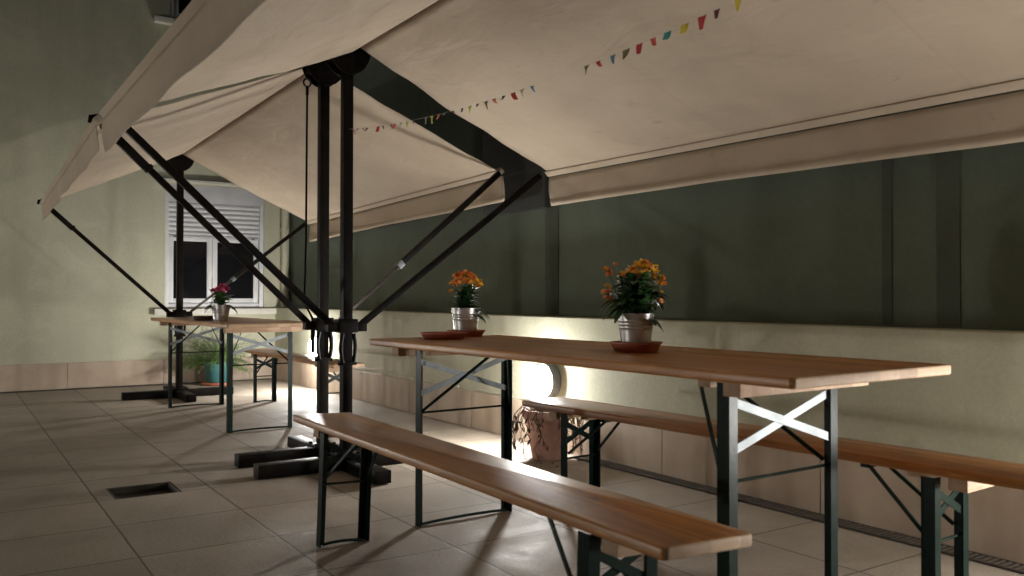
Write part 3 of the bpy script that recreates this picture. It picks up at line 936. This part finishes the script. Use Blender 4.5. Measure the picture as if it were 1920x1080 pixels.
# clay pot with dry vine by the wall
t = thing('clay_flowerpot', 'weathered pink clay pot with dead hanging vines beside the lit wall lamp', 'flowerpot', (2.98, 4.12, 0))
mb = MB()
pf = [(.001, .0), (.086, .0), (.09, .006), (.128, .225), (.133, .232), (.146, .236), (.150, .245), (.151, .283), (.147, .290), (.136, .290), (.130, .262), (.001, .256)]
mb.lathe(pf, n=40)
for v in mb.bm.verts:
    k = 1 + .025 * noise.noise(v.co * 14)
    v.co.x *= k; v.co.y *= k
mb.build('pot', CLAY, t)
MB().lathe([(.001, .265), (.07, .268), (.131, .262)], n=30).build('soil', SOIL, t)
rnd = random.Random(5)
mb = MB(); ml = MB()
for i in range(40):
    a = rnd.uniform(0, 2 * PI)
    if i < 22: a = rnd.choice([R(150), R(-30), R(200), R(-60)]) + rnd.uniform(-.5, .5)
    L = rnd.uniform(.05, .30)
    d = Vector((math.cos(a), math.sin(a), 0))
    p0 = Vector((.09 * math.cos(a), .09 * math.sin(a), .27))
    p1 = Vector((.148 * math.cos(a), .148 * math.sin(a), .305 + rnd.uniform(-.01, .02)))
    out = rnd.uniform(.165, .20)
    pts = [p0, p1]
    z = .285
    ang = a
    while z > .29 - L and z > .012:
        z -= .03; ang += rnd.uniform(-.12, .12); out += rnd.uniform(-.012, .014)
        pts.append(Vector((out * math.cos(ang), out * math.sin(ang), max(z, .008))))
    mb.tube(pts, .0022, 5)
    for q in pts[2:]:
        if rnd.random() < .75:
            leaf(ml, q, (rnd.uniform(-1, 1), rnd.uniform(-1, 1), rnd.uniform(-1, .3)), rnd.uniform(.02, .045), rnd.uniform(.008, .018), .4, 4)
for i in range(60):   # matted dry growth on the rim
    a = rnd.uniform(0, 2 * PI); r0 = rnd.uniform(.06, .13)
    pts = [Vector((r0 * math.cos(a), r0 * math.sin(a), .268))]
    for k in range(4):
        a += rnd.uniform(-.35, .35); r0 += rnd.uniform(-.01, .02)
        pts.append(Vector((min(r0, .16) * math.cos(a), min(r0, .16) * math.sin(a), .285 + rnd.uniform(-.005, .035))))
    mb.tube(pts, .0017, 4)
mb.build('dead_vine', DEAD, t); ml.build('dry_leaves', DEAD, t)
# loose dry leaves on the paving around it
rnd = random.Random(8)
grp = 'dry leaves lying round the clay pot'
for i in range(26):
    mb = MB()
    leaf(mb, (-.014, 0, .004), (1, 0, rnd.uniform(.0, .2)), .03 * rnd.uniform(.7, 1.5), .014, rnd.uniform(0, .2), 4)
    o = mb.build('dry_leaf', PAPER if i % 3 == 0 else DEAD)
    a = rnd.uniform(0, 2 * PI); r = rnd.uniform(.12, .40)
    o.location = (min(2.98 + r * math.cos(a), 3.17), 4.12 + r * math.sin(a) * 1.1 - .05, .001); o.rotation_euler = (0, 0, rnd.uniform(0, 6.28))
    tag(o, 'pale dry leaf on the paving round the clay pot' if i % 3 == 0 else 'brown dry leaf on the paving round the clay pot', 'leaf', grp + (', pale' if i % 3 == 0 else ', brown'))

# teal pot with feathery fern by the house wall
t = thing('potted_fern', 'feathery green fern in a teal pot against the house wall under the window', 'potted plant', (2.47, 9.52, 0))
MB().lathe([(.001, .0), (.15, .0), (.165, .012), (.165, .028), (.15, .03), (.001, .02)], n=36).build('saucer', TERRA, t)
MB().lathe([(.001, .03), (.108, .03), (.113, .036), (.133, .225), (.142, .228), (.142, .25), (.134, .25), (.128, .22), (.001, .215)], n=40).build('pot', TEAL, t)
MB().lathe([(.001, .222), (.126, .219)], n=30).build('soil', SOIL, t)
rnd = random.Random(17)
mb = MB(); ms = MB()
for i in range(130):
    a = rnd.uniform(0, 2 * PI); el = rnd.uniform(.2, 1.25); L = rnd.uniform(.28, .52)
    d = Vector((math.cos(a) * math.cos(el), math.sin(a) * math.cos(el) * .75, math.sin(el)))
    if d.y > .2: d.y = .2
    p = Vector((rnd.uniform(-.06, .06), rnd.uniform(-.06, .06), .215)); pts = [p.copy()]
    for k in range(9):
        p = p + d * L / 9; d = (d + Vector((0, 0, -.11 - .05 * rnd.random()))).normalized(); pts.append(p.copy())
        if p.y > .27: p.y = .27
    ms.tube(pts, [.0018] * 5 + [.001] * 5, 4)
    for k in range(2, 10):
        for q in range(11):
            c = pts[k] + (pts[k - 1] - pts[k]) * rnd.random()
            dd = Vector((rnd.uniform(-1, 1), rnd.uniform(-1, 1), rnd.uniform(-.7, .9))).normalized()
            leaf(mb, c, dd, rnd.uniform(.018, .04), .0035, .3, 2)
for v in mb.bm.verts:
    if v.co.y > .29: v.co.y = .29
ms.build('stems', STEM, t); mb.build('foliage', FERN, t)

# ------------------------------------------------------------------ render settings
S.render.engine = 'CYCLES'
S.cycles.max_bounces = 8
S.cycles.diffuse_bounces = 6
